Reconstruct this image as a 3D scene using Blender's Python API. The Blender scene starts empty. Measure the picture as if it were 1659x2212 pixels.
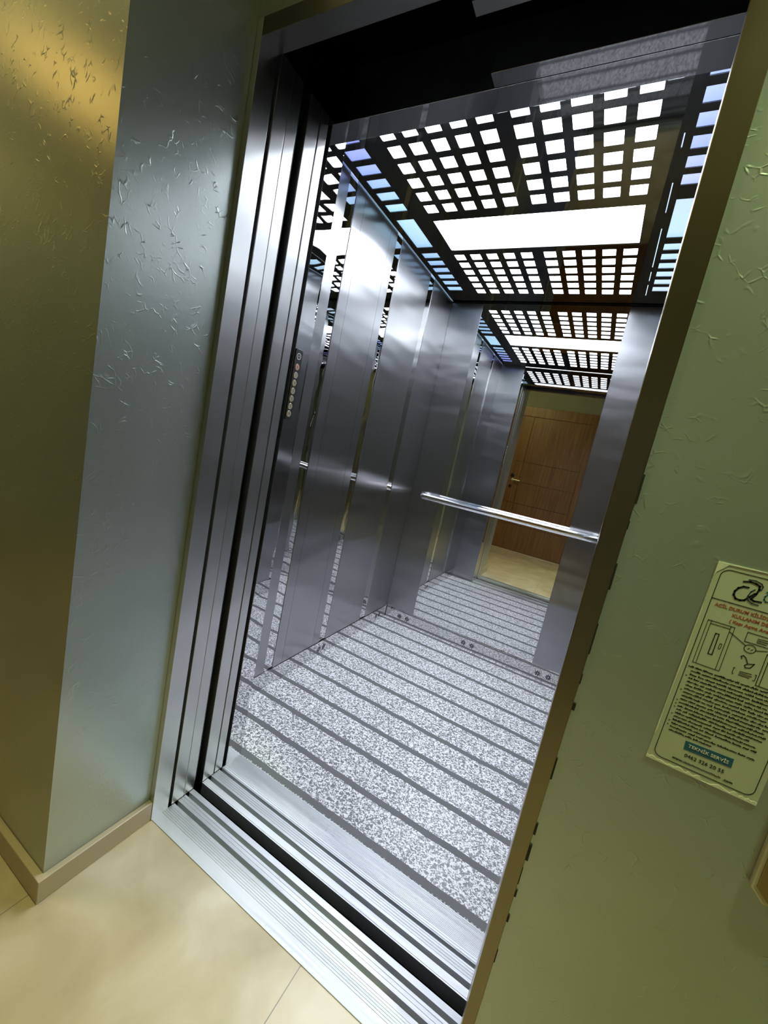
import bpy, bmesh, math, random
from mathutils import Vector, Matrix
random.seed(7)
S = bpy.context.scene
COL = S.collection

# ------------------------------------------------------------------ materials
def new_mat(name):
    m = bpy.data.materials.new(name); m.use_nodes = True
    nt = m.node_tree
    return m, nt, nt.nodes['Principled BSDF']

def N(nt, kind, **kw):
    n = nt.nodes.new(kind)
    for k, v in kw.items():
        if k.startswith('i_'):
            n.inputs[k[2:].replace('_', ' ')].default_value = v
        else:
            setattr(n, k, v)
    return n

def plain(name, col, rough=.5, metal=0., spec=.5):
    m, nt, b = new_mat(name)
    b.inputs['Base Color'].default_value = (*col, 1)
    b.inputs['Roughness'].default_value = rough
    b.inputs['Metallic'].default_value = metal
    b.inputs['Specular IOR Level'].default_value = spec
    return m

def coords(nt, scale=(1, 1, 1)):
    g = N(nt, 'ShaderNodeNewGeometry')
    mp = N(nt, 'ShaderNodeMapping')
    mp.inputs['Scale'].default_value = scale
    nt.links.new(g.outputs['Position'], mp.inputs['Vector'])
    return mp.outputs['Vector']

def bump(nt, b, src, strength, dist=.001):
    bp = N(nt, 'ShaderNodeBump')
    bp.inputs['Strength'].default_value = strength
    bp.inputs['Distance'].default_value = dist
    nt.links.new(src, bp.inputs['Height'])
    nt.links.new(bp.outputs['Normal'], b.inputs['Normal'])
    return bp

def ramp(nt, src, stops, interp='LINEAR'):
    r = N(nt, 'ShaderNodeValToRGB')
    r.color_ramp.interpolation = interp
    el = r.color_ramp.elements
    while len(el) < len(stops): el.new(.5)
    for e, (p, c) in zip(el, stops):
        e.position = p; e.color = (*c, 1)
    nt.links.new(src, r.inputs['Fac'])
    return r.outputs['Color']

def steel(name, col=(.6, .6, .62), rough=.25, aniso=.75, wave=.25, streak=.006):
    """vertically brushed stainless steel: reflections smear across the brushing"""
    m, nt, b = new_mat(name)
    b.inputs['Base Color'].default_value = (*col, 1)
    b.inputs['Metallic'].default_value = 1
    b.inputs['Anisotropic'].default_value = aniso
    g = N(nt, 'ShaderNodeNewGeometry')
    cr = N(nt, 'ShaderNodeVectorMath', operation='CROSS_PRODUCT')
    nt.links.new(g.outputs['True Normal'], cr.inputs[0]); cr.inputs[1].default_value = (0, 0, 1)
    nt.links.new(cr.outputs[0], b.inputs['Tangent'])
    n1 = N(nt, 'ShaderNodeTexNoise'); n1.inputs['Scale'].default_value = 1.; n1.inputs['Detail'].default_value = 3
    nt.links.new(coords(nt, (150, 150, 1.2)), n1.inputs['Vector'])
    mr = N(nt, 'ShaderNodeMapRange'); mr.inputs['From Min'].default_value = .3; mr.inputs['From Max'].default_value = .7
    mr.inputs['To Min'].default_value = rough - streak; mr.inputs['To Max'].default_value = rough + streak
    nt.links.new(n1.outputs['Fac'], mr.inputs['Value']); nt.links.new(mr.outputs[0], b.inputs['Roughness'])
    n2 = N(nt, 'ShaderNodeTexNoise'); n2.inputs['Scale'].default_value = 1.; n2.inputs['Detail'].default_value = 1
    nt.links.new(coords(nt, (2., 2., 9)), n2.inputs['Vector'])
    if wave: bump(nt, b, n2.outputs['Fac'], wave, .01)
    return m

def mirror(name, col, rough=.015, wave=0., sc=(3, 3, 6)):
    m, nt, b = new_mat(name)
    b.inputs['Base Color'].default_value = (*col, 1)
    b.inputs['Metallic'].default_value = 1
    b.inputs['Roughness'].default_value = rough
    if wave:
        n2 = N(nt, 'ShaderNodeTexNoise'); n2.inputs['Scale'].default_value = 1.; n2.inputs['Detail'].default_value = 1
        nt.links.new(coords(nt, sc), n2.inputs['Vector'])
        bump(nt, b, n2.outputs['Fac'], wave, .01)
    return m

def emit(name, col, strength):
    m, nt, b = new_mat(name)
    b.inputs['Base Color'].default_value = (.8, .8, .8, 1)
    b.inputs['Emission Color'].default_value = (*col, 1)
    b.inputs['Emission Strength'].default_value = strength
    return m

def paint():
    """grey-green trowelled wall paint with a satin gloss and small ridges"""
    m, nt, b = new_mat('wall paint')
    b.inputs['Roughness'].default_value = .30
    b.inputs['Metallic'].default_value = .66
    b.inputs['Specular IOR Level'].default_value = .7
    n = N(nt, 'ShaderNodeTexNoise'); n.inputs['Scale'].default_value = 2.2; n.inputs['Detail'].default_value = 3
    nt.links.new(coords(nt), n.inputs['Vector'])
    c = ramp(nt, n.outputs['Fac'], [(.3, (.43, .48, .45)), (.7, (.51, .56, .52))])
    nt.links.new(c, b.inputs['Base Color'])
    wn = N(nt, 'ShaderNodeTexNoise'); wn.inputs['Scale'].default_value = 9; wn.inputs['Detail'].default_value = 2
    nt.links.new(coords(nt), wn.inputs['Vector'])
    mx = N(nt, 'ShaderNodeVectorMath', operation='MULTIPLY_ADD')
    nt.links.new(wn.outputs['Color'], mx.inputs[0]); mx.inputs[1].default_value = (.10, .10, .10)
    nt.links.new(coords(nt), mx.inputs[2])
    v = N(nt, 'ShaderNodeTexVoronoi', feature='DISTANCE_TO_EDGE'); v.inputs['Scale'].default_value = 50
    nt.links.new(mx.outputs[0], v.inputs['Vector'])
    rid = N(nt, 'ShaderNodeMapRange'); rid.inputs['From Max'].default_value = .09
    rid.inputs['To Min'].default_value = 1; rid.inputs['To Max'].default_value = 0
    nt.links.new(v.outputs['Distance'], rid.inputs['Value'])
    patch = N(nt, 'ShaderNodeTexNoise'); patch.inputs['Scale'].default_value = 38; patch.inputs['Detail'].default_value = 2
    nt.links.new(coords(nt), patch.inputs['Vector'])
    pm = N(nt, 'ShaderNodeMapRange'); pm.inputs['From Min'].default_value = .54; pm.inputs['From Max'].default_value = .68
    nt.links.new(patch.outputs['Fac'], pm.inputs['Value'])
    mul = N(nt, 'ShaderNodeMath', operation='MULTIPLY')
    nt.links.new(rid.outputs[0], mul.inputs[0]); nt.links.new(pm.outputs[0], mul.inputs[1])
    fine = N(nt, 'ShaderNodeTexNoise'); fine.inputs['Scale'].default_value = 60; fine.inputs['Detail'].default_value = 3
    nt.links.new(coords(nt), fine.inputs['Vector'])
    ad = N(nt, 'ShaderNodeMath', operation='MULTIPLY_ADD')
    nt.links.new(fine.outputs['Fac'], ad.inputs[0]); ad.inputs[1].default_value = .35; nt.links.new(mul.outputs[0], ad.inputs[2])
    bump(nt, b, ad.outputs[0], .45, .0009)
    return m

def granite():
    m, nt, b = new_mat('speckled granite')
    b.inputs['Roughness'].default_value = .32
    n = N(nt, 'ShaderNodeTexNoise'); n.inputs['Scale'].default_value = 118; n.inputs['Detail'].default_value = 2.5
    n.inputs['Distortion'].default_value = 1.2
    nt.links.new(coords(nt), n.inputs['Vector'])
    c = ramp(nt, n.outputs['Fac'], [(.36, (.15, .15, .155)), (.485, (.25, .25, .26)), (.518, (.82, .82, .83)), (.66, (.93, .93, .94))])
    nt.links.new(c, b.inputs['Base Color'])
    return m

def marble():
    m, nt, b = new_mat('beige floor tile')
    b.inputs['Roughness'].default_value = .28
    n = N(nt, 'ShaderNodeTexNoise'); n.inputs['Scale'].default_value = 5; n.inputs['Detail'].default_value = 6
    n.inputs['Distortion'].default_value = .6
    nt.links.new(coords(nt), n.inputs['Vector'])
    c = ramp(nt, n.outputs['Fac'], [(.25, (.40, .31, .18)), (.5, (.53, .43, .285)), (.62, (.59, .49, .35)), (.8, (.69, .60, .47))])
    # thin joint line every 0.6 m in x and y
    g = N(nt, 'ShaderNodeNewGeometry'); sp = N(nt, 'ShaderNodeSeparateXYZ'); nt.links.new(g.outputs['Position'], sp.inputs[0])
    def joint(out, off):
        a = N(nt, 'ShaderNodeMath', operation='ADD'); nt.links.new(out, a.inputs[0]); a.inputs[1].default_value = off + 60
        mo = N(nt, 'ShaderNodeMath', operation='MODULO'); nt.links.new(a.outputs[0], mo.inputs[0]); mo.inputs[1].default_value = .6
        l = N(nt, 'ShaderNodeMath', operation='LESS_THAN'); nt.links.new(mo.outputs[0], l.inputs[0]); l.inputs[1].default_value = .0022
        return l.outputs[0]
    jx = joint(sp.outputs['X'], -.56)
    jy = joint(sp.outputs['Y'], .45)
    mxm = N(nt, 'ShaderNodeMath', operation='MAXIMUM'); nt.links.new(jx, mxm.inputs[0]); nt.links.new(jy, mxm.inputs[1])
    mix = N(nt, 'ShaderNodeMix', data_type='RGBA')
    nt.links.new(mxm.outputs[0], mix.inputs[0]); nt.links.new(c, mix.inputs[6]); mix.inputs[7].default_value = (.22, .19, .14, 1)
    nt.links.new(mix.outputs[2], b.inputs['Base Color'])
    return m

def wood():
    m, nt, b = new_mat('door wood veneer')
    b.inputs['Roughness'].default_value = .4
    n = N(nt, 'ShaderNodeTexNoise'); n.inputs['Scale'].default_value = 1; n.inputs['Detail'].default_value = 5
    nt.links.new(coords(nt, (45, 45, 2)), n.inputs['Vector'])
    c = ramp(nt, n.outputs['Fac'], [(.3, (.13, .058, .018)), (.7, (.23, .115, .038))])
    nt.links.new(c, b.inputs['Base Color'])
    return m

def alu():
    m, nt, b = new_mat('extruded aluminium')
    b.inputs['Metallic'].default_value = 1
    b.inputs['Base Color'].default_value = (.58, .59, .61, 1)
    b.inputs['Anisotropic'].default_value = .4
    n = N(nt, 'ShaderNodeTexNoise'); n.inputs['Scale'].default_value = 1; n.inputs['Detail'].default_value = 4
    nt.links.new(coords(nt, (3, 300, 300)), n.inputs['Vector'])
    mr = N(nt, 'ShaderNodeMapRange'); mr.inputs['To Min'].default_value = .45; mr.inputs['To Max'].default_value = .72
    nt.links.new(n.outputs['Fac'], mr.inputs['Value']); nt.links.new(mr.outputs[0], b.inputs['Roughness'])
    return m

M = dict(
    paint=paint(), granite=granite(), marble=marble(), wood=wood(), alu=alu(),
    steel=steel('brushed steel wall', (.39, .39, .40), .28, .7, .42),
    jamb=steel('brushed steel jamb', (.62, .62, .61), .30, .6, .2),
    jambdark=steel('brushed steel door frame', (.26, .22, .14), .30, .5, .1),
    mirror=mirror('silver mirror', (.80, .81, .81), .004),
    strip=mirror('polished steel strip', (.70, .70, .71), .012, .10, (6, 6, 7)),
    kick=mirror('polished steel skirting', (.66, .66, .66), .05),
    chrome=mirror('bright chrome', (.85, .85, .86), .09),
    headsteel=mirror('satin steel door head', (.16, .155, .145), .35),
    soffit=mirror('polished steel soffit', (.32, .32, .32), .03),
    black=plain('black void paint', (.006, .006, .007), .9, 0, .1),
    blackplastic=plain('black plastic', (.015, .015, .016), .4),
    plasterwhite=plain('white ceiling plaster', (.62, .60, .52), .8),
    upper=plain('pale wall paint above door', (.22, .23, .17), .7),
    band=plain('grey anti slip strip', (.135, .138, .14), .6),
    bandedge=plain('grey rubber', (.12, .12, .12), .7),
    stone=plain('beige marble skirting', (.50, .40, .27), .3),
    btn=plain('steel button cap', (.62, .55, .40), .3, .6),
    btnred=plain('red tinted button cap', (.62, .36, .28), .35, .3),
    white=plain('white print', (.78, .78, .76), .5),
    ink=plain('black ink', (.010, .012, .010), .5),
    red=plain('red ink', (.42, .10, .05), .5),
    teal=plain('teal ink', (.03, .20, .24), .5),
    navy=plain('dark blue ink', (.02, .05, .09), .5),
    bluebox=plain('blue print box', (.02, .12, .20), .5),
    paper=plain('yellowed notice paper', (.56, .59, .46), .45),
    torn=plain('torn white paper edge', (.80, .80, .68), .5),
    brass=plain('brass call plate', (.33, .24, .10), .35, .7),
    brassedge=plain('bright brass edge', (.55, .50, .36), .3, .6),
    caulk=plain('dark sealant', (.02, .018, .014), .7),
)
def blackgloss():
    m, nt, b = new_mat('glossy black ceiling sheet')
    b.inputs['Base Color'].default_value = (.15, .15, .148, 1)
    b.inputs['Metallic'].default_value = 1
    b.inputs['Roughness'].default_value = .03
    return m
M['ceil'] = blackgloss()
M['ledmain'] = emit('white light panel', (.83, .90, 1.0), 8.4)
def ledside(name, stops):
    """side light windows: the LED colour drifts between violet blue and cyan along the strip"""
    m, nt, b = new_mat(name)
    g = N(nt, 'ShaderNodeNewGeometry'); sp = N(nt, 'ShaderNodeSeparateXYZ'); nt.links.new(g.outputs['Position'], sp.inputs[0])
    mr = N(nt, 'ShaderNodeMapRange'); mr.inputs['From Min'].default_value = .4; mr.inputs['From Max'].default_value = 1.9
    nt.links.new(sp.outputs['Y'], mr.inputs['Value'])
    c = ramp(nt, mr.outputs[0], stops)
    nt.links.new(c, b.inputs['Emission Color'])
    b.inputs['Emission Strength'].default_value = 1.0
    return m
M['ledside'] = ledside('blue side light panel', [(.08, (.24, .27, .82)), (.22, (.27, .40, .85)), (.36, (.38, .68, .86)), (.55, (.30, .52, .76)), (.75, (.24, .42, .72)), (.95, (.34, .58, .82))])
M['ledside2'] = ledside('blue side light panel beside the frame', [(.06, (.36, .50, .95)), (.25, (.32, .42, .88)), (.36, (.42, .50, .85)), (.48, (.40, .60, .82)), (.68, (.42, .66, .85)), (.95, (.52, .66, .88))])


# ------------------------------------------------------------------ mesh helpers
class MB:
    def __init__(s): s.v = []; s.f = []
    def box(s, x0, x1, y0, y1, z0, z1):
        b = len(s.v)
        s.v += [(x, y, z) for z in (z0, z1) for y in (y0, y1) for x in (x0, x1)]
        for q in ((0, 2, 3, 1), (4, 5, 7, 6), (0, 1, 5, 4), (2, 6, 7, 3), (0, 4, 6, 2), (1, 3, 7, 5)):
            s.f.append(tuple(b + i for i in q))
        return s
    def prism(s, poly, axis, a0, a1):
        """closed polygon in the plane normal to axis, extruded a0..a1 (poly coords = the other two axes in xyz order)"""
        b = len(s.v); n = len(poly)
        for a in (a0, a1):
            for (p, q) in poly:
                s.v.append({'x': (a, p, q), 'y': (p, a, q), 'z': (p, q, a)}[axis])
        s.f.append(tuple(range(b, b + n))); s.f.append(tuple(range(b + 2 * n - 1, b + n - 1, -1)))
        for i in range(n):
            j = (i + 1) % n
            s.f.append((b + i, b + n + i, b + n + j, b + j))
        return s
    def cyl(s, c, axis, r, h, n=24, r2=None):
        r2 = r if r2 is None else r2
        b = len(s.v)
        for k, rr in ((0, r), (1, r2)):
            for i in range(n):
                a = 2 * math.pi * i / n; u, w = rr * math.cos(a), rr * math.sin(a)
                d = {'x': (k * h, u, w), 'y': (u, k * h, w), 'z': (u, w, k * h)}[axis]
                s.v.append(tuple(c[m] + d[m] for m in range(3)))
        s.f.append(tuple(range(b, b + n))); s.f.append(tuple(range(b + 2 * n - 1, b + n - 1, -1)))
        for i in range(n):
            j = (i + 1) % n
            s.f.append((b + i, b + n + i, b + n + j, b + j))
        return s
    def sweep(s, path, prof):
        """profile (list of (a,b)) carried along a path lying in a horizontal plane; a = outward in plane, b = up"""
        b = len(s.v); n = len(prof); m = len(path)
        for i, p in enumerate(path):
            t = (Vector(path[min(i + 1, m - 1)]) - Vector(path[max(i - 1, 0)])).normalized()
            side = t.cross(Vector((0, 0, 1))).normalized()
            for (q, w) in prof:
                s.v.append(tuple(Vector(p) + side * q + Vector((0, 0, w))))
        for i in range(m - 1):
            for j in range(n):
                k = (j + 1) % n
                s.f.append((b + i * n + j, b + i * n + k, b + (i + 1) * n + k, b + (i + 1) * n + j))
        s.f.append(tuple(range(b + n - 1, b - 1, -1))); s.f.append(tuple(range(b + (m - 1) * n, b + m * n)))
        return s
    def build(s, name, mat, parent=None, bevel=0., smooth=False):
        me = bpy.data.meshes.new(name); me.from_pydata(s.v, [], s.f)
        bm = bmesh.new(); bm.from_mesh(me); bmesh.ops.recalc_face_normals(bm, faces=bm.faces)
        bm.to_mesh(me); bm.free()
        me.materials.append(mat)
        if smooth:
            for p in me.polygons: p.use_smooth = True
        o = bpy.data.objects.new(name, me); COL.objects.link(o)
        if parent: o.parent = parent
        if bevel:
            bv = o.modifiers.new('edge', 'BEVEL'); bv.width = bevel; bv.segments = 2; bv.limit_method = 'ANGLE'
        if smooth:
            es = o.modifiers.new('split', 'EDGE_SPLIT'); es.split_angle = math.radians(40)
        return o

def tag(o, label=None, cat=None, group=None, kind=None):
    if label: o['label'] = label
    if cat: o['category'] = cat
    if group: o['group'] = group
    if kind: o['kind'] = kind
    return o
def empty(name, loc=(0, 0, 0)):
    o = bpy.data.objects.new(name, None); o.location = loc; o.empty_display_size = .1; COL.objects.link(o); return o
def child(o, root):
    """parent o (built in world coordinates) to an Empty that is not at the origin"""
    o.parent = root; o.matrix_parent_inverse = Matrix.Translation(root.location).inverted(); return o
def box(name, mat, x0, x1, y0, y1, z0, z1, parent=None, bevel=0.):
    return MB().box(x0, x1, y0, y1, z0, z1).build(name, mat, parent, bevel)
def struct(o, label, cat): return tag(o, label, cat, kind='structure')

# ------------------------------------------------------------------ dimensions (metres)
W, H = .90, 2.03
xL, xR, yF, yB = -.2175, .985, .347, 1.952
zC, zK = 2.184, .087
XH0, XH1, YH, ZH = -2.4, 2.4, -1.95, 2.6
REV = .018                      # lift recess wall stands this far left of the jamb

# ------------------------------------------------------------------ hall shell
struct(box('floor', M['marble'], XH0, XH1, YH, 0, -.06, 0), 'polished beige marble tile floor of the hall in front of the lift', 'floor')
struct(box('wall_left', M['paint'], XH0, -REV, -.272, .052, -.05, ZH), 'green textured wall corner beside the lift doorway, lit blue on its side', 'wall')
struct(box('wall_right', M['paint'], .916, XH1, 0, .052, -.05, ZH), 'textured green wall carrying the emergency notice', 'wall')
struct(box('wall_lintel', M['paint'], -REV, .916, 0, .05, 2.068, ZH), 'dark green wall above the lift doorway', 'wall')
o = struct(box('wall_back', M['paint'], XH0, XH1, YH - .1, YH, 0, ZH), 'green hall wall around the wooden door seen in the mirror', 'wall')
struct(box('wall_far_left', M['paint'], XH0 - .1, XH0, YH, -.272, 0, ZH), 'green end wall of the hall, far side of the recess', 'wall')
struct(box('wall_far_right', M['paint'], XH1, XH1 + .1, YH, 0, 0, ZH), 'green end wall of the hall beyond the notice', 'wall')
struct(box('ceiling', M['plasterwhite'], XH0, XH1, YH, 0, ZH, ZH + .1), 'pale plaster ceiling of the hall', 'ceiling')
# L shaped marble skirting round the recess corner
bo = MB()
bo.prism([(XH0, -.272), (XH0, -.289), (-.002, -.289), (-.002, -.003), (-REV, -.003), (-REV, -.272)], 'z', 0, .062)
struct(bo.build('baseboard_left', M['stone'], None, .002), 'beige marble skirting wrapping the green wall corner at floor level', 'skirting')
struct(box('baseboard_right', M['stone'], .945, XH1, -.015, 0, 0, .062, None, .002), 'marble skirting under the wall with the notice', 'skirting')
struct(box('baseboard_back', M['stone'], .70, XH1, YH, YH + .015, 0, .062, None, .002), 'marble skirting along the hall wall beside the wooden door', 'skirting')

# opposite wooden door, seen in the mirror
d = empty('door_1', (.13, YH, 0))
struct(d, 'brown panelled wooden flat door reflected in the lift mirror', 'door')
f = MB(); y0, y1 = YH, YH + .03
f.box(-.42, -.335, y0, y1, 0, 2.15).box(.60, .685, y0, y1, 0, 2.15).box(-.335, .60, y0, y1, 2.01, 2.15)
child(f.build('architrave', M['wood'], None, .004), d)
lf = MB(); ys = YH + .018
xs = [(-.335, -.163), (-.157, .598)]
zs = [.012, .42, .727, .731, 1.05, 1.345, 1.349, 1.70, 2.008]
lf.box(-.335, .60, YH, YH + .006, .01, 2.009)
for (a, b_) in xs:
    for (c0, c1) in ((.012, .409), (.415, .726), (.732, 1.044), (1.050, 1.344), (1.350, 2.008)):
        lf.box(a, b_, YH + .005, ys, c0, c1)
leaf = child(lf.build('door_leaf', M['wood']), d)
h = MB(); h.cyl((-.255, ys, 1.06), 'y', .024, .012).cyl((-.255, ys + .01, 1.06), 'y', .009, .04); h.box(-.262, -.14, ys + .042, ys + .056, 1.052, 1.07)
hd = child(h.build('door_handle', M['chrome'], None, .003), d)
child(MB().cyl((-.268, ys, 1.125), 'y', .028, .018).build('door_lock', M['blackplastic']), d)
child(MB().cyl((-.268, ys, .965), 'y', .020, .012).build('key_cylinder', M['blackplastic']), d)
child(box('threshold', M['stone'], -.42, .685, YH, YH + .05, 0, .018, None, .003), d)
struct(box('wall_upper_back', M['upper'], -.42, .685, YH, YH + .006, 2.15, ZH), 'pale painted wall strip above the wooden door', 'wall')

# ------------------------------------------------------------------ lift doorway
fr = empty('door_frame', (.45, 0, 0))
struct(fr, 'brushed steel frame lining the lift doorway opening', 'door frame')
child(box('frame_jamb', M['jamb'], -REV + .0005, 0, -.003, .052, 0, 2.068, None, .0008), fr)
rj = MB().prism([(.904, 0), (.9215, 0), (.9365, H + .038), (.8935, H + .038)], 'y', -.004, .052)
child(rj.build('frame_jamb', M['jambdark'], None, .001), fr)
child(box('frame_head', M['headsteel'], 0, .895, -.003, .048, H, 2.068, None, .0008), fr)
# ragged dark joint between frame and wall
ca = MB(); z = .35
while z < 1.25:
    l = random.uniform(.01, .06); wd = random.uniform(.001, .005)
    x = .9215 + .015 * z / 2.068
    ca.box(x - .001, x + wd, -.0025, .002, z, z + l); z += l + random.uniform(.01, .09)
child(ca.build('sealant', M['caulk']), fr)

# black boxes added round the hoistway gap to block light and keep it dark
struct(box('wall_blackout_left', M['black'], -.16, -.11, .052, .279, -.15, 2.42), 'added black box side for the dark void behind the sliding door edges', 'wall')
struct(box('wall_blackout_right', M['black'], 1.0, 1.05, .052, .2765, -.15, 2.42), 'added black box side for the dark hoistway beside the doorway', 'wall')
struct(box('ceiling_blackout', M['black'], -.16, 1.05, .052, .262, 2.36, 2.42), 'added black box top for the dark void above the doorway between landing and car', 'ceiling')
struct(box('floor_blackout', M['black'], -.16, 1.05, 0, .2765, -.17, -.13), 'added black box bottom for the dark pit under the gap between the two sills', 'floor')

# sliding doors, parked on the left: only their edges show
ld = empty('sliding_door', (-.05, .10, 0))
tag(ld, 'parked landing door edges, brushed steel, between frame and wide black gap', 'lift door')
child(box('door_panel', M['jamb'], -.108, 0, .064, .1075, .004, 2.05, None, .0015), ld)
child(box('door_panel', M['jamb'], -.108, -.0005, .1090, .146, .004, 2.05, None, .0015), ld)
cd = empty('sliding_door', (-.05, .22, 0))
tag(cd, 'parked inner car door edges, brushed steel, behind the wide black gap', 'lift door')
child(box('door_panel', M['jamb'], -.108, 0, .1785, .2245, .004, 2.05, None, .0015), cd)
child(box('door_panel', M['jamb'], -.108, 0, .2290, .2615, .004, 2.05, None, .0015), cd)
child(box('closing_post', M['jamb'], .905, .998, .1785, .2615, .004, 2.02, None, .0015), cd)
child(box('closing_post', M['jamb'], .905, .998, .064, .146, .004, 2.02, None, .0015), ld)
rl = MB().box(-.108, -.012, .1475, .160, .02, 2.05)
child(rl.build('rubber_seal', M['blackplastic']), cd)

lh = fr
if 0: tag(lh, 'grey steel soffit piece high above the front sill', 'door header')
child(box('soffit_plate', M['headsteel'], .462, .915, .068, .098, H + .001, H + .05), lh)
ch = empty('car_door_header', (.45, .30, H)); tag(ch, 'polished steel header at the car entrance, mirroring speckled floor', 'door header')
child(box('soffit_plate', M['soffit'], .462, .915, .222, .2605, H, H + .06, None, .001), ch)
child(box('transom', M['soffit'], xL, xR, .262, .332, H, 2.27, None, .001), ch)

# sills: real grooved profiles carried across the opening
def sill_profile(y0, y1, grooves, ribs, zt=0.002, zb=-.04):
    pts = [(y0, zb), (y0, zt)]
    ev = [(a, b_, -.018) for a, b_ in grooves] + [(a, b_, -.0008) for a, b_ in ribs]
    for a, b_, dz in sorted(ev):
        pts += [(a, zt), (a + .0003, zt + dz), (b_ - .0003, zt + dz), (b_, zt)]
    pts += [(y1, zt), (y1, zb)]
    return pts
def ribs(a, b_, n, w=.5):
    p = (b_ - a) / n
    return [(a + i * p + p * (1 - w) / 2, a + (i + 1) * p - p * (1 - w) / 2) for i in range(n)]
ls = MB().prism(sill_profile(0, .1445, [(.0745, .0875), (.1155, .1285)], ribs(.030, .066, 6, .3) + ribs(.092, .112, 2, .2)), 'x', 0, .915)
o = ls.build('landing_sill', M['alu']); tag(o, 'outer grooved aluminium door sill against the beige hall floor', 'sill')
cs = MB().prism(sill_profile(.1785, .2645, [(.2015, .2155), (.2505, .2610)], ribs(.220, .248, 4, .35) + [(.1815, .183)]), 'x', 0, .915)
o = cs.build('car_sill', M['alu']); tag(o, 'inner grooved aluminium sill of the car past the black gap', 'sill')
tp = MB().prism(sill_profile(.2655, yF - .0005, [], [(.2705, .2725)] + ribs(.276, yF - .003, 18, .45)), 'x', 0, .915)
o = tp.build('threshold_plate', M['alu']); tag(o, 'wide finely ribbed aluminium plate at the edge of the granite', 'threshold')

# ------------------------------------------------------------------ lift car
fl = box('floor_car', M['granite'], xL, xR, yF, yB, -.04, 0)
struct(fl, 'speckled grey and white granite floor of the lift car', 'floor')
def wavy_strip(yc, w):
    b = MB(); n = 60; top = []
    ph = random.uniform(0, 6)
    lo, hi = [], []
    for i in range(n + 1):
        x = xL + .004 + (xR - xL - .008) * i / n
        e = .0016 * math.sin(7 * x + ph) + .0009 * math.sin(31 * x + 2 * ph)
        lo.append((x, yc - w / 2 + e + random.uniform(-.0012, .0012))); hi.append((x, yc + w / 2 + e + random.uniform(-.0007, .0007)))
    return b.prism(lo + hi[::-1], 'z', -.002, .0006)
for k in range(11):
    yc = .3635 + .1556 * k
    wavy_strip(yc, .029 if k == 0 else .025).build('anti_slip_strip', M['band'], fl)

gr = MB(); x = .01; rg = random.Random(11)
while x < .905:
    l = rg.uniform(.003, .012); wd = rg.uniform(.0012, .0062)
    gr.prism([(x, yF - .001), (x + l, yF - .001), (x + l * .8, yF + wd), (x + l * .3, yF + wd * rg.uniform(.6, 1.1))], 'z', -.001, .0013); x += l + rg.uniform(0, .006)
gr.build('grout_edge', plain('ragged pale grout', (.52, .52, .49), .8), fl)
PAN = [(yF, .678), (.738, 1.110), (1.169, 1.556), (1.622, yB)]
STR = [(.678, .738), (1.110, 1.169), (1.556, 1.622)]
def side_wall(side):
    left = side == 'left'
    x = xL if left else xR
    s = -1 if left else 1
    def bx(name, mat, d0, d1, a, b_, z0, z1, parent=None, bev=0.):
        xs = sorted((x + s * d0, x + s * d1)); return box(name, mat, xs[0], xs[1], a, b_, z0, z1, parent, bev)
    w = bx('wall_car_' + side, M['steel'], .008, .03, yF - .07, yB + .03, -.04, 2.27)
    struct(w, {'left': 'brushed steel car wall in tall panels, blurring the handrail reflection', 'right': 'brushed steel car wall hidden behind the doorway edge'}[side], 'wall')
    for i, (a, b_) in enumerate(PAN):
        if i == 1:
            m = MB()
            cuts = [a, a + .064, b_ - .064, b_]
            for c0, c1 in zip(cuts[:-1], cuts[1:]):
                xs = sorted((x, x + s * .006)); m.box(xs[0], xs[1], c0 + .0006, c1 - .0006, zK, 2.26)
            m.build('wall_panel', M['steel'], w)
        else:
            bx('wall_panel', M['steel'], 0, .006, a, b_, zK, 2.26, w, .0012)
    for a, b_ in STR:
        q = bx('mirror_strip', M['strip'], .0025, .006, a, b_, zK, 2.26, w)
        q['label'] = 'mirror polished strip between two brushed panels'
    return w
side_wall('left'); side_wall('right')
w = box('wall_car_rear', M['steel'], xL - .03, xR + .03, yB + .008, yB + .03, -.04, 2.27)
struct(w, 'rear wall of the lift car, brushed steel around a full height mirror', 'wall')
box('wall_panel', M['steel'], xL, -.0105, yB, yB + .006, zK, 2.26, w, .0012)
box('wall_panel', M['steel'], .7905, xR, yB, yB + .006, zK, 2.26, w, .0012)
w = box('wall_car_front', M['steel'], xL - .03, 0, .2765, yF, 0, 2.27)
struct(w, 'narrow polished return wall at the car entrance', 'wall')
box('jamb_lining', M['strip'], -.0002, .0012, .2775, yF, .002, 2.27, w)
w = box('wall_car_front_right', M['steel'], .9165, xR + .03, .2765, yF, 0, 2.27)
struct(w, 'return wall of the car behind the frame edge', 'wall')
box('jamb_lining', M['strip'], .9153, .9167, .2775, yF, .002, 2.27, w)

mi = empty('mirror', (.39, yB, 0)); tag(mi, 'tall frameless mirror on the rear car wall reflecting the wooden door', 'mirror')
child(box('mirror_glass', M['mirror'], -.0100, .7900, yB - .001, yB + .005, zK + .001, 2.235), mi)
struct(box('trim_1', M['black'], xL, xR, yB - .004, yB + .006, 2.176, 2.182), 'thin black line where the mirror meets the car ceiling', 'trim')

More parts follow.
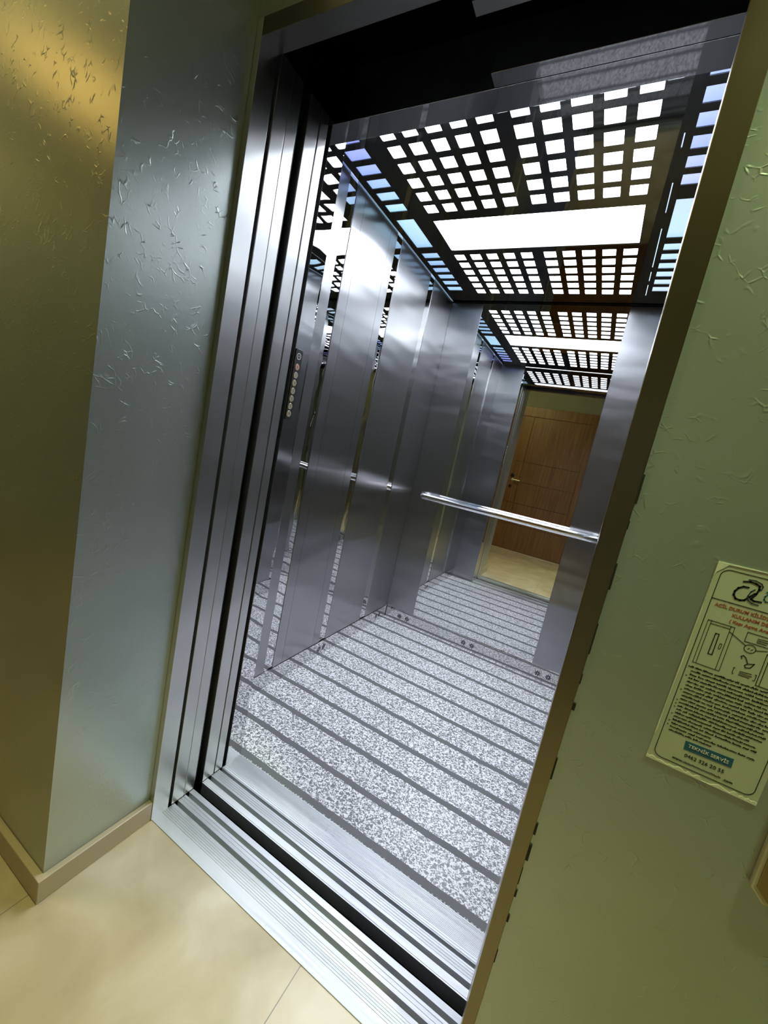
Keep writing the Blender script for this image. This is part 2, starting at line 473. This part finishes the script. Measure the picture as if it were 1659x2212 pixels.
# polished skirting with pierced flower vents
def flower(b, c, axis, r=.0178):
    for k in range(8):
        a = k * math.pi / 4 + .2
        ca_, sa = math.cos(a), math.sin(a)
        def P(t, n_):
            u, v = t * ca_ - n_ * sa, t * sa + n_ * ca_
            return (u, v)
        pts = [P(.0025, 0), P(.008, -.0030), P(r, -.0018), P(r, .0018), P(.008, .0030)]
        if axis == 'y': b.prism([(c[0] + u, c[2] + v) for u, v in pts], 'y', c[1], c[1] + .0006)
        else: b.prism([(c[1] + u, c[2] + v) for u, v in pts], 'x', c[0], c[0] + .0006)
    return b
def skirt(name_label, axis, a0, a1, face, sgn, vents):
    r = empty('kick_plate', ((a0 + a1) / 2, face, 0) if axis == 'y' else (face, (a0 + a1) / 2, 0))
    tag(r, name_label, 'skirting', 'polished vented skirtings inside the car')
    prof = [(face, 0), (face + sgn * .0030, 0), (face + sgn * .0030, zK - .002), (face + sgn * .0020, zK), (face, zK)]
    b = MB()
    if axis == 'y': b.prism(prof, 'x', a0, a1)
    else: b.prism([(p, q) for p, q in prof], 'y', a0, a1)
    child(b.build('skirting_plate', M['kick']), r)
    for v in vents:
        c = (v, face + sgn * .0030 - (.0006 if sgn < 0 else 0), .041) if axis == 'y' else (face + sgn * .0030 - (.0006 if sgn < 0 else 0), v, .041)
        child(flower(MB(), c, axis).build('vent_flower', M['blackplastic']), r)
skirt('polished steel skirting with flower vents, below the mirror', 'y', xL + .006, xR - .006, yB, -1, (-.104, -.046, .367, .424, .834, .895))
skirt('polished steel skirting along the panelled side wall of the car', 'x', yF + .001, yB - .006, xL, 1, (.47, .52, 1.120, 1.165, 1.797, 1.842))
skirt('polished steel skirting behind the door frame edge', 'x', yF + .001, yB - .006, xR, -1, (.47, .52, 1.120, 1.165, 1.797, 1.842))

# handrail
hr = empty('handrail', (.43, yB - .07, .918)); tag(hr, 'chrome handrail across the mirror at waist height', 'handrail')
path = []
yr = yB - .068
for k in range(7):
    t = k / 6 * math.pi / 2; path.append((-.128 + .045 * (1 - math.cos(t)), yB - .022 - .046 * math.sin(t), .918))
n = 20
for k in range(1, n): path.append((-.083 + (.913 + .083) * k / n, yr, .918))
for k in range(7):
    t = (1 - k / 6) * math.pi / 2; path.append((.958 - .045 * (1 - math.cos(t)), yB - .022 - .046 * math.sin(t), .918))
prof = []
for k in range(32):
    a = 2 * math.pi * k / 32; r1, r2 = .0125, .0195
    g = 1.
    if k in (14, 18): g = .86
    prof.append((r1 * math.cos(a) * g, r2 * math.sin(a) * g))
child(MB().sweep(path, prof).build('rail', M['chrome'], None, 0, True), hr)
for xx in (-.128, .958):
    child(MB().cyl((xx, yB - .003, .918), 'y', .026, .004).cyl((xx, yB - .024, .918), 'y', .012, .024).build('wall_bracket', M['chrome'], None, .001, True), hr)

# perforated black ceiling
F0 = [(.501 + .0845 * k, .556 + .0845 * k) for k in range(6)]
B0 = [(1.343 + .083 * k, 1.398 + .083 * k) for k in range(6)]
SF = [(.489 + .0812 * k, .541 + .0812 * k) for k in range(6)]
SB = [(1.315 + .0815 * k, 1.367 + .0815 * k) for k in range(6)]
holes = []
def colset(x0, x1, rows): holes.extend((x0, x1, a, b_) for a, b_ in rows)
for k in range(5):
    colset(-.0145 + .0808 * k, .0355 + .0808 * k, F0 + B0)
    colset(.4095 + .0795 * k, .4610 + .0795 * k, F0 + B0)
holes.append((-.0125, .780, 1.038, 1.297))
colset(-.182, -.096, SF + SB + [(1.010, 1.257)])
colset(.867, .948, SF + SB + [(1.022, 1.270)])
for a, b_ in ((.715, .775), (.93, 1.10), (1.20, 1.52), (1.56, 1.66), (1.70, 1.83)): holes.append((.8435, .8465, a, b_))
cx0, cx1, cy0, cy1 = xL + .006, xR - .006, yF + .0005, yB - .0015
X = sorted({cx0, cx1} | {h_[0] for h_ in holes} | {h_[1] for h_ in holes})
Y = sorted({cy0, cy1} | {h_[2] for h_ in holes} | {h_[3] for h_ in holes})
def solid(i, j):
    if not (0 <= i < len(X) - 1 and 0 <= j < len(Y) - 1): return False
    mx, my = (X[i] + X[i + 1]) / 2, (Y[j] + Y[j + 1]) / 2
    return not any(a < mx < b_ and c < my < d_ for a, b_, c, d_ in holes)
bm = bmesh.new(); vc = {}
def V(i, j, k):
    if (i, j, k) not in vc: vc[(i, j, k)] = bm.verts.new((X[i], Y[j], zC + .003 * k))
    return vc[(i, j, k)]
for i in range(len(X) - 1):
    for j in range(len(Y) - 1):
        if not solid(i, j): continue
        bm.faces.new((V(i, j, 0), V(i, j + 1, 0), V(i + 1, j + 1, 0), V(i + 1, j, 0)))
        bm.faces.new((V(i, j, 1), V(i + 1, j, 1), V(i + 1, j + 1, 1), V(i, j + 1, 1)))
        if not solid(i - 1, j): bm.faces.new((V(i, j, 0), V(i, j, 1), V(i, j + 1, 1), V(i, j + 1, 0)))
        if not solid(i + 1, j): bm.faces.new((V(i + 1, j, 0), V(i + 1, j + 1, 0), V(i + 1, j + 1, 1), V(i + 1, j, 1)))
        if not solid(i, j - 1): bm.faces.new((V(i, j, 0), V(i + 1, j, 0), V(i + 1, j, 1), V(i, j, 1)))
        if not solid(i, j + 1): bm.faces.new((V(i, j + 1, 0), V(i, j + 1, 1), V(i + 1, j + 1, 1), V(i + 1, j + 1, 0)))
me = bpy.data.meshes.new('ceiling_car'); bm.to_mesh(me); bm.free(); me.materials.append(M['ceil'])
o = bpy.data.objects.new('ceiling_car', me); COL.objects.link(o)
struct(o, 'glossy black car ceiling cut with rows of square light openings', 'ceiling')
struct(box('ceiling_car_roof', M['plasterwhite'], xL - .03, xR + .03, yF - .07, yB + .03, 2.27, 2.30), 'closed roof of the car above the lights', 'ceiling')
def panel(label, x0, x1, y0, y1, mat, dz):
    r = empty('ceiling_light', ((x0 + x1) / 2, (y0 + y1) / 2, zC + dz)); tag(r, label, 'ceiling light')
    child(box('light_diffuser', mat, x0, x1, y0, y1, zC + dz, zC + dz + .003), r)
    return r
panel('long white light panel across the middle of the black ceiling', -.0118, .7792, 1.0388, 1.2962, M['ledmain'], .014)
panel('white light behind the square openings, door side of the long panel', -.045, .835, yF + .02, 1.02, M['ledmain'], .014)
panel('white light behind the square openings next to the mirror', -.045, .835, 1.31, yB - .02, M['ledmain'], .014)
panel('blue side light row above the panelled steel wall', xL + .008, -.065, yF + .02, yB - .02, M['ledside'], .014)
panel('blue side light row above the doorway frame edge', .8400, xR - .008, yF + .02, yB - .02, M['ledside2'], .014)

def led(name, x0, x1, y0, y1, power, col):
    l = bpy.data.lights.new(name, 'AREA'); l.shape = 'RECTANGLE'; l.size = x1 - x0; l.size_y = y1 - y0
    l.energy = power; l.color = col; l.spread = math.radians(LED_SPREAD)
    o_ = bpy.data.objects.new(name, l); COL.objects.link(o_); o_.location = ((x0 + x1) / 2, (y0 + y1) / 2, zC + .0075)
LED_SPREAD = 140
LP = 26.; LC = (.84, .89, 1.0)
led('led_array', -.03, .82, yF + .03, 1.03, LP * .45, LC)
led('led_array', -.03, .82, 1.305, yB - .02, LP * .38, LC)
l_ = led('led_array', -.012, .779, 1.04, 1.296, LP * .25, LC)

# button panel on the entrance return
def txt(s, size, loc, rot, mat, name, parent, align='CENTER', depth=.0002, bold=0.):
    cu = bpy.data.curves.new(name, 'FONT'); cu.body = s; cu.size = size; cu.align_x = align; cu.align_y = 'CENTER'
    cu.extrude = depth; cu.offset = bold; cu.resolution_u = 3
    t = bpy.data.objects.new(name + '_src', cu)
    COL.objects.link(t)
    dg = bpy.context.evaluated_depsgraph_get()
    me = bpy.data.meshes.new_from_object(t.evaluated_get(dg))
    bpy.data.objects.remove(t); bpy.data.curves.remove(cu)
    me.materials.clear(); me.materials.append(mat)
    o = bpy.data.objects.new(name, me); COL.objects.link(o)
    o.location = loc; o.rotation_euler = rot
    if parent:
        o.parent = parent
        w_ = Matrix.Translation(parent.location)
        if parent.parent: w_ = parent.matrix_parent_inverse.copy().inverted() @ w_ if False else Matrix.Translation((0, 0, 0))
        o.matrix_parent_inverse = Matrix.Translation(parent.location).inverted() if not parent.parent else Matrix()
    return o
bpn = empty('button_panel', (.0012, .297, 1.33)); tag(bpn, 'narrow black lift button panel on the entrance return wall', 'button panel')
pl = MB().prism([(.2795, 1.221), (.2815, 1.219), (.308, 1.219), (.3115, 1.223), (.3125, 1.427), (.308, 1.4325), (.2815, 1.4325), (.2795, 1.430)], 'x', .0012, .0042)
child(pl.build('face_plate', M['blackplastic'], None, .0005), bpn)
bz = [1.412, 1.380, 1.3555, 1.332, 1.3075, 1.284, 1.2605, 1.2375]
sy = ['H', '6', '5', '4', '3', '2', '1', 'A']
for k, z in enumerate(bz):
    yc = .2955 - .0008 * k / 2
    if k == 0:
        bt = MB()
        for q in range(24):
            a0, a1 = 2 * math.pi * q / 24, 2 * math.pi * (q + 1) / 24
            bt.prism([(yc + r_ * math.cos(a), z + r_ * math.sin(a)) for r_, a in ((.0078, a0), (.0098, a0), (.0098, a1), (.0078, a1))], 'x', .0042, .0048)
        bo_ = child(bt.build('alarm_symbol', M['white']), bpn)
        symm = M['white']; xx = .0046
    else:
        bt = MB().cyl((.0042, yc, z), 'x', .0100, .0018, 20, .0088)
        bo_ = child(bt.build('button', M['btnred'] if k == 1 else M['btn'], None, 0, True), bpn)
        symm = M['ink']; xx = .0062
    t = txt(sy[k], .0105, (xx, yc, z), (math.pi / 2, 0, math.pi / 2), symm, 'floor_symbol', bpn, 'CENTER', .0001)
    # sub-part of its button: keep the world placement
    t.parent = bo_; t.matrix_parent_inverse = Matrix.Translation(bpn.location).inverted() @ Matrix.Translation(bpn.location)

# ------------------------------------------------------------------ notice on the green wall
nt_ = empty('notice', (1.107, 0, .984)); tag(nt_, 'yellowed emergency release instruction notice stuck on the green wall', 'notice')
def NP(u, v): return (1.0437 + (u - .0276 * v) / 1000., 1.138 - v / 1000.)
def poly_plate(pts, y0, y1, mat, name, parent=nt_):
    b = MB().prism([NP(*p) for p in pts], 'y', y0, y1); o_ = b.build(name, mat); child(o_, parent); return o_
def strokes(lines, w, mat, name, y=-.0011, th=.0003):
    b = MB()
    for ln in lines:
        for p, q in zip(ln[:-1], ln[1:]):
            dx, dy = q[0] - p[0], q[1] - p[1]; l = math.hypot(dx, dy) or 1
            ex, ey = dx / l * w / 2, dy / l * w / 2; nx, ny = -ey, ex
            quad = [(p[0] - ex + nx, p[1] - ey + ny), (q[0] + ex + nx, q[1] + ey + ny), (q[0] + ex - nx, q[1] + ey - ny), (p[0] - ex - nx, p[1] - ey - ny)]
            b.prism([NP(*c) for c in quad], 'y', y - th, y)
    o_ = b.build(name, mat); child(o_, nt_); return o_
poly_plate([(0, 0), (127, 0), (127.5, 308), (0, 307)], -.0011, 0, M['paper'], 'paper_sheet')
def rrect(x0, y0, x1, y1, r, n=6):
    out = []
    for cx, cy, a0 in ((x1 - r, y0 + r, -90), (x1 - r, y1 - r, 0), (x0 + r, y1 - r, 90), (x0 + r, y0 + r, 180)):
        for k in range(n + 1):
            a = math.radians(a0 + 90 * k / n); out.append((cx + r * math.cos(a), cy + r * math.sin(a)))
    return out + out[:1]
strokes([rrect(6.8, 8, 121, 299, 10), [(6.8, 50.8), (121, 52)]], .8, M['ink'], 'border_line')
strokes([[(32.6, 18.4), (38.7, 16.7), (44.9, 17.6), (49.0, 19.7), (49.9, 23.9), (48.6, 30.6), (45.4, 39.0), (48.8, 40.5), (55.7, 39.7)],
         [(38.7, 24.8), (33.9, 25.2), (29.5, 28.6), (27.1, 34.0), (27.3, 39.4), (30.5, 43.7), (35.3, 44.2), (39.5, 42.6), (43, 37), (47, 31)]], 2.3, M['ink'], 'logo_mark')
strokes([[(36.7, 14.2), (43.7, 13.6), (50.1, 15.8), (52.5, 19.4), (51.9, 24.1)], [(45.8, 25.4), (42.9, 29.1), (41.3, 36.1), (43.2, 41.7), (48.0, 44.4), (54.4, 44.2)]], 1.2, M['navy'], 'logo_mark', -.0012)
strokes([[(66, 27.5), (62, 26.2), (59.8, 26.9), (57.7, 30.9), (57.9, 35.2), (60.2, 37.5), (62.7, 37.0), (66, 34)], [(66.5, 26), (66.8, 37.5), (68.5, 38)], [(57.9, 25.0), (59.0, 24.1), (63, 23.4)]], 1.5, M['teal'], 'logo_mark')
RX = (math.pi / 2, 0, 0)
def ntxt(s, u, v, size, mat, name, align='LEFT', bold=0.):
    x, z = NP(u, v); return txt(s, size / 1000., (x, -.0013, z), RX, mat, name, nt_, align, .0001, bold)
ntxt('ACİL DURUM KİLİDİ AÇMA', 12.4, 58.5, 6.0, M['red'], 'heading_text', bold=.00012)
ntxt('KULLANIM DETAYI', 33.5, 67.0, 6.0, M['red'], 'heading_text', bold=.00012)
ntxt('( Kapı Açma Anahtarı )', 33.0, 75.5, 6.0, M['red'], 'heading_text', bold=.0001)
# line drawing: closed door, lock, key, opened door
strokes([[(11.6, 82), (41, 82.3), (41.9, 147.1), (11.9, 146.7), (11.6, 82)], [(15.3, 82.2), (15.5, 146.7)], [(36.9, 82.2), (37.6, 147)], [(15.3, 86), (36.9, 86)]], .55, M['ink'], 'door_drawing')
strokes([[(24.3, 97.6), (28.1, 97.5), (28.7, 128.2), (24.2, 128.3), (24.3, 97.6)]], 1.0, M['ink'], 'door_drawing')
strokes([rrect(32.3, 109.5, 34.6, 117, 1.1, 3)], .5, M['ink'], 'door_drawing')
cir = [(63 + 6 * math.cos(k * math.pi / 12), 104.3 + 5.6 * math.sin(k * math.pi / 12)) for k in range(25)]
strokes([cir, [(37.8, 90), (58, 101.5)], [(69, 104.3), (80, 100.5)], [(61, 105), (62.5, 103.5)], [(64.5, 105.5), (66, 104)]], .6, M['ink'], 'lock_drawing')
strokes([[(59, 120), (57.5, 117.5), (59.5, 115.5), (62, 117), (64.5, 121), (66.5, 125), (73, 122.5), (70.5, 129), (66, 131), (64, 128), (66.5, 125)]], .9, M['ink'], 'key_drawing')
strokes([[(54.8, 82.9), (85, 83.2), (85, 96.4), (55, 96.1), (54.8, 82.9)], [(67, 88), (78, 87)], [(67, 90.5), (80, 90)], [(67, 93), (77, 93)]], .6, M['ink'], 'caption_drawing')
strokes([[(56, 135.4), (54.9, 135.4), (55.2, 143.8), (56.5, 143.9)], [(62, 138), (74, 137)], [(62, 140.5), (75, 140.2)], [(62, 143), (73, 143)], [(77.5, 136), (79, 136), (79, 144), (77.5, 144)]], .6, M['ink'], 'caption_drawing')
strokes([[(81.5, 149.3), (81.0, 104.2), (112, 104), (113, 149.8), (81.5, 149.3)], [(84.5, 104), (85, 149.4)]], .7, M['ink'], 'door_drawing')
# body print: too small to read in the picture, so rows of worn word marks
rows = []
rnd = random.Random(3)
v = 154.0; first = True
ends = [110, 112, 112, 112, 100, 104, 112, 104, 112, 112, 112, 110, 112, 100, 108, 108, 60, 112, 64]
for k in range(19):
    u = 9.5 if k == 0 else 14.0
    e = ends[k]
    while u < e - 3:
        l = rnd.uniform(4, 12); l = min(l, e - u)
        m_ = int(l / 1.6) + 1
        for q in range(m_):
            hgt = rnd.choice((.9, 1.0, 1.0, 1.5))
            x0 = u + q * 1.6
            rows.append([(x0, v + .3), (x0 + .9, v + .3)])
            if hgt > 1.2: rows.append([(x0 + .5, v - 1.2), (x0 + .5, v + .6)])
            rows.append([(x0, v + rnd.uniform(-.6, 1.2)), (x0 + 1.0, v + rnd.uniform(-.6, 1.2))])
        u += l + 1.9
    v += 5.55
for vv in (168, 190.5, 207, 212.5, 218, 229, 240, 246.5): rows.append([(10.2, vv), (11.2, vv + .2)])
strokes(rows, .75, M['ink'], 'body_text')
poly_plate([(36, 260.5), (90, 258.5), (90.6, 271.8), (37, 273.5)], -.0014, -.0011, M['bluebox'], 'service_box')
x_, z_ = NP(63.3, 266.2); txt('TEKNİK SERVİS', .0066, (x_, -.0016, z_), RX, M['white'], 'service_text', nt_, 'CENTER', .0001, .00008)
ntxt('0462 326 20 55', 63, 281.6, 7.2, M['ink'], 'phone_text', 'CENTER')
www = []
ntxt('www.', 28.5, 291.5, 5.4, M['ink'], 'web_text', 'LEFT', .0001); ntxt('.com', 98, 292, 5.4, M['ink'], 'web_text', 'RIGHT', .0001)
for q in range(26): www.append([(42 + q * 1.65, 291.2 + rnd.uniform(-.8, .5)), (43 + q * 1.65, 292.2 + rnd.uniform(-.5, .8))])
strokes(www, .7, M['ink'], 'web_text')
tb = []
for k in range(41): tb.append((k / 40 * 127.3, 307.2 + .8 * k / 40))
up = [(u_, v_ - (rnd.uniform(1.5, 6.5) if not .52 < u_ / 127 < .62 else .6)) for u_, v_ in tb][::-1]
poly_plate(tb + up, -.0017, -.0003, M['torn'], 'torn_edge')
poly_plate([(0, 0), (30, -.3), (60, -.6), (60, .2), (12, 1.6), (8, 7), (2, 14), (0, 20)], -.0017, -.0003, M['torn'], 'torn_edge')
poly_plate([(0, 60), (1.2, 70), (.6, 100), (1.5, 150), (.5, 220), (1.8, 262), (0, 268)], -.0016, -.0003, M['torn'], 'torn_edge')

# call plate at the picture's edge, on the same wall
cp = empty('call_plate', (1.235, 0, .86)); tag(cp, 'brass lift call plate with clipped corners below the notice', 'call plate')
def oct_(x0, x1, z0, z1, c): return [(x0 + c, z0), (x1 - c, z0), (x1, z0 + c), (x1, z1 - c), (x1 - c, z1), (x0 + c, z1), (x0, z1 - c), (x0, z0 + c)]
child(MB().prism(oct_(1.1815, 1.2915, .708, 1.02, .016), 'y', -.010, 0).build('rim', M['brassedge'], None, .003), cp)
child(MB().prism(oct_(1.187, 1.286, .714, 1.014, .014), 'y', -.0115, -.0095).build('face_plate', M['brass'], None, .0008), cp)
child(MB().cyl((1.2365, -.0165, .86), 'y', .016, .005).build('call_button', M['chrome'], None, 0, True), cp)

# ------------------------------------------------------------------ hall lights
def hall_lamp(label, x, y, r, col, power):
    e = empty('hall_lamp', (x, y, ZH)); tag(e, label, 'ceiling lamp')
    child(MB().cyl((x, y, ZH - .03), 'z', r + .012, .03).build('lamp_base', M['chrome']), e)
    m = emit('lamp glass ' + label[:12], col, power / (math.pi * math.pi * r * r))
    child(MB().cyl((x, y, ZH - .075), 'z', r * .75, .045, 32, r).build('lamp_glass', m, None, 0, True), e)
hall_lamp('warm round ceiling lamp in the hall beyond the recess corner', -1.66, -1.02, .26, (1., .60, .14), 1.6)
hall_lamp('greenish yellow round ceiling lamp in the hall near the recess corner', -.42, -.50, .12, (1., .86, .36), 9.5)

dl = empty('downlight', (1.34, -.25, ZH)); tag(dl, 'recessed greenish downlight in the hall ceiling close to the notice wall', 'ceiling lamp')
child(MB().cyl((1.34, -.25, ZH - .012), 'z', .062, .012, 32, .055).build('trim_ring', M['chrome'], None, .002, True), dl)
sl = bpy.data.lights.new('downlight_bulb', 'SPOT'); sl.energy = 92; sl.color = (.80, 1., .46); sl.spot_size = math.radians(80); sl.spot_blend = .75; sl.shadow_soft_size = .03
so = bpy.data.objects.new('downlight_bulb', sl); COL.objects.link(so); so.location = (1.34, -.25, ZH - .03)

wd = bpy.data.worlds.new('dim hall'); S.world = wd; wd.use_nodes = True
wd.node_tree.nodes['Background'].inputs[0].default_value = (.004, .004, .004, 1)

# ------------------------------------------------------------------ camera
RM = ((0.8502004147772736, 0.4888449621207912, 0.1954222549293558), (0.24165820162126986, -0.03259664783101668, -0.9698137821970536), (-0.4677184712000646, 0.8717614705636529, -0.1458470779240073))
cam = bpy.data.cameras.new('camera'); co = bpy.data.objects.new('camera', cam); COL.objects.link(co)
r_, d_, f_ = [Vector(q) for q in RM]
m = Matrix((r_, -d_, -f_)).transposed().to_4x4()
m.translation = Vector((.879975, -.736527, 1.204405))
co.matrix_world = m
cam.sensor_fit = 'HORIZONTAL'; cam.sensor_width = 36.; cam.lens = 905.282 / 1659 * 36
cam.shift_x = (829.5 - 787.04) / 1659; cam.shift_y = (1086.19 - 1106.) / 1659
cam.clip_start = .01
S.camera = co
S.view_settings.view_transform = 'Standard'; S.view_settings.look = 'None'; S.view_settings.gamma = 1
S.view_settings.use_curve_mapping = False; S.view_settings.exposure = .2
S.cycles.max_bounces = 12; S.cycles.glossy_bounces = 9; S.cycles.diffuse_bounces = 4
S.cycles.use_adaptive_sampling = True; S.cycles.adaptive_threshold = .03
S.cycles.sample_clamp_indirect = 8
S.cycles.use_denoising = True
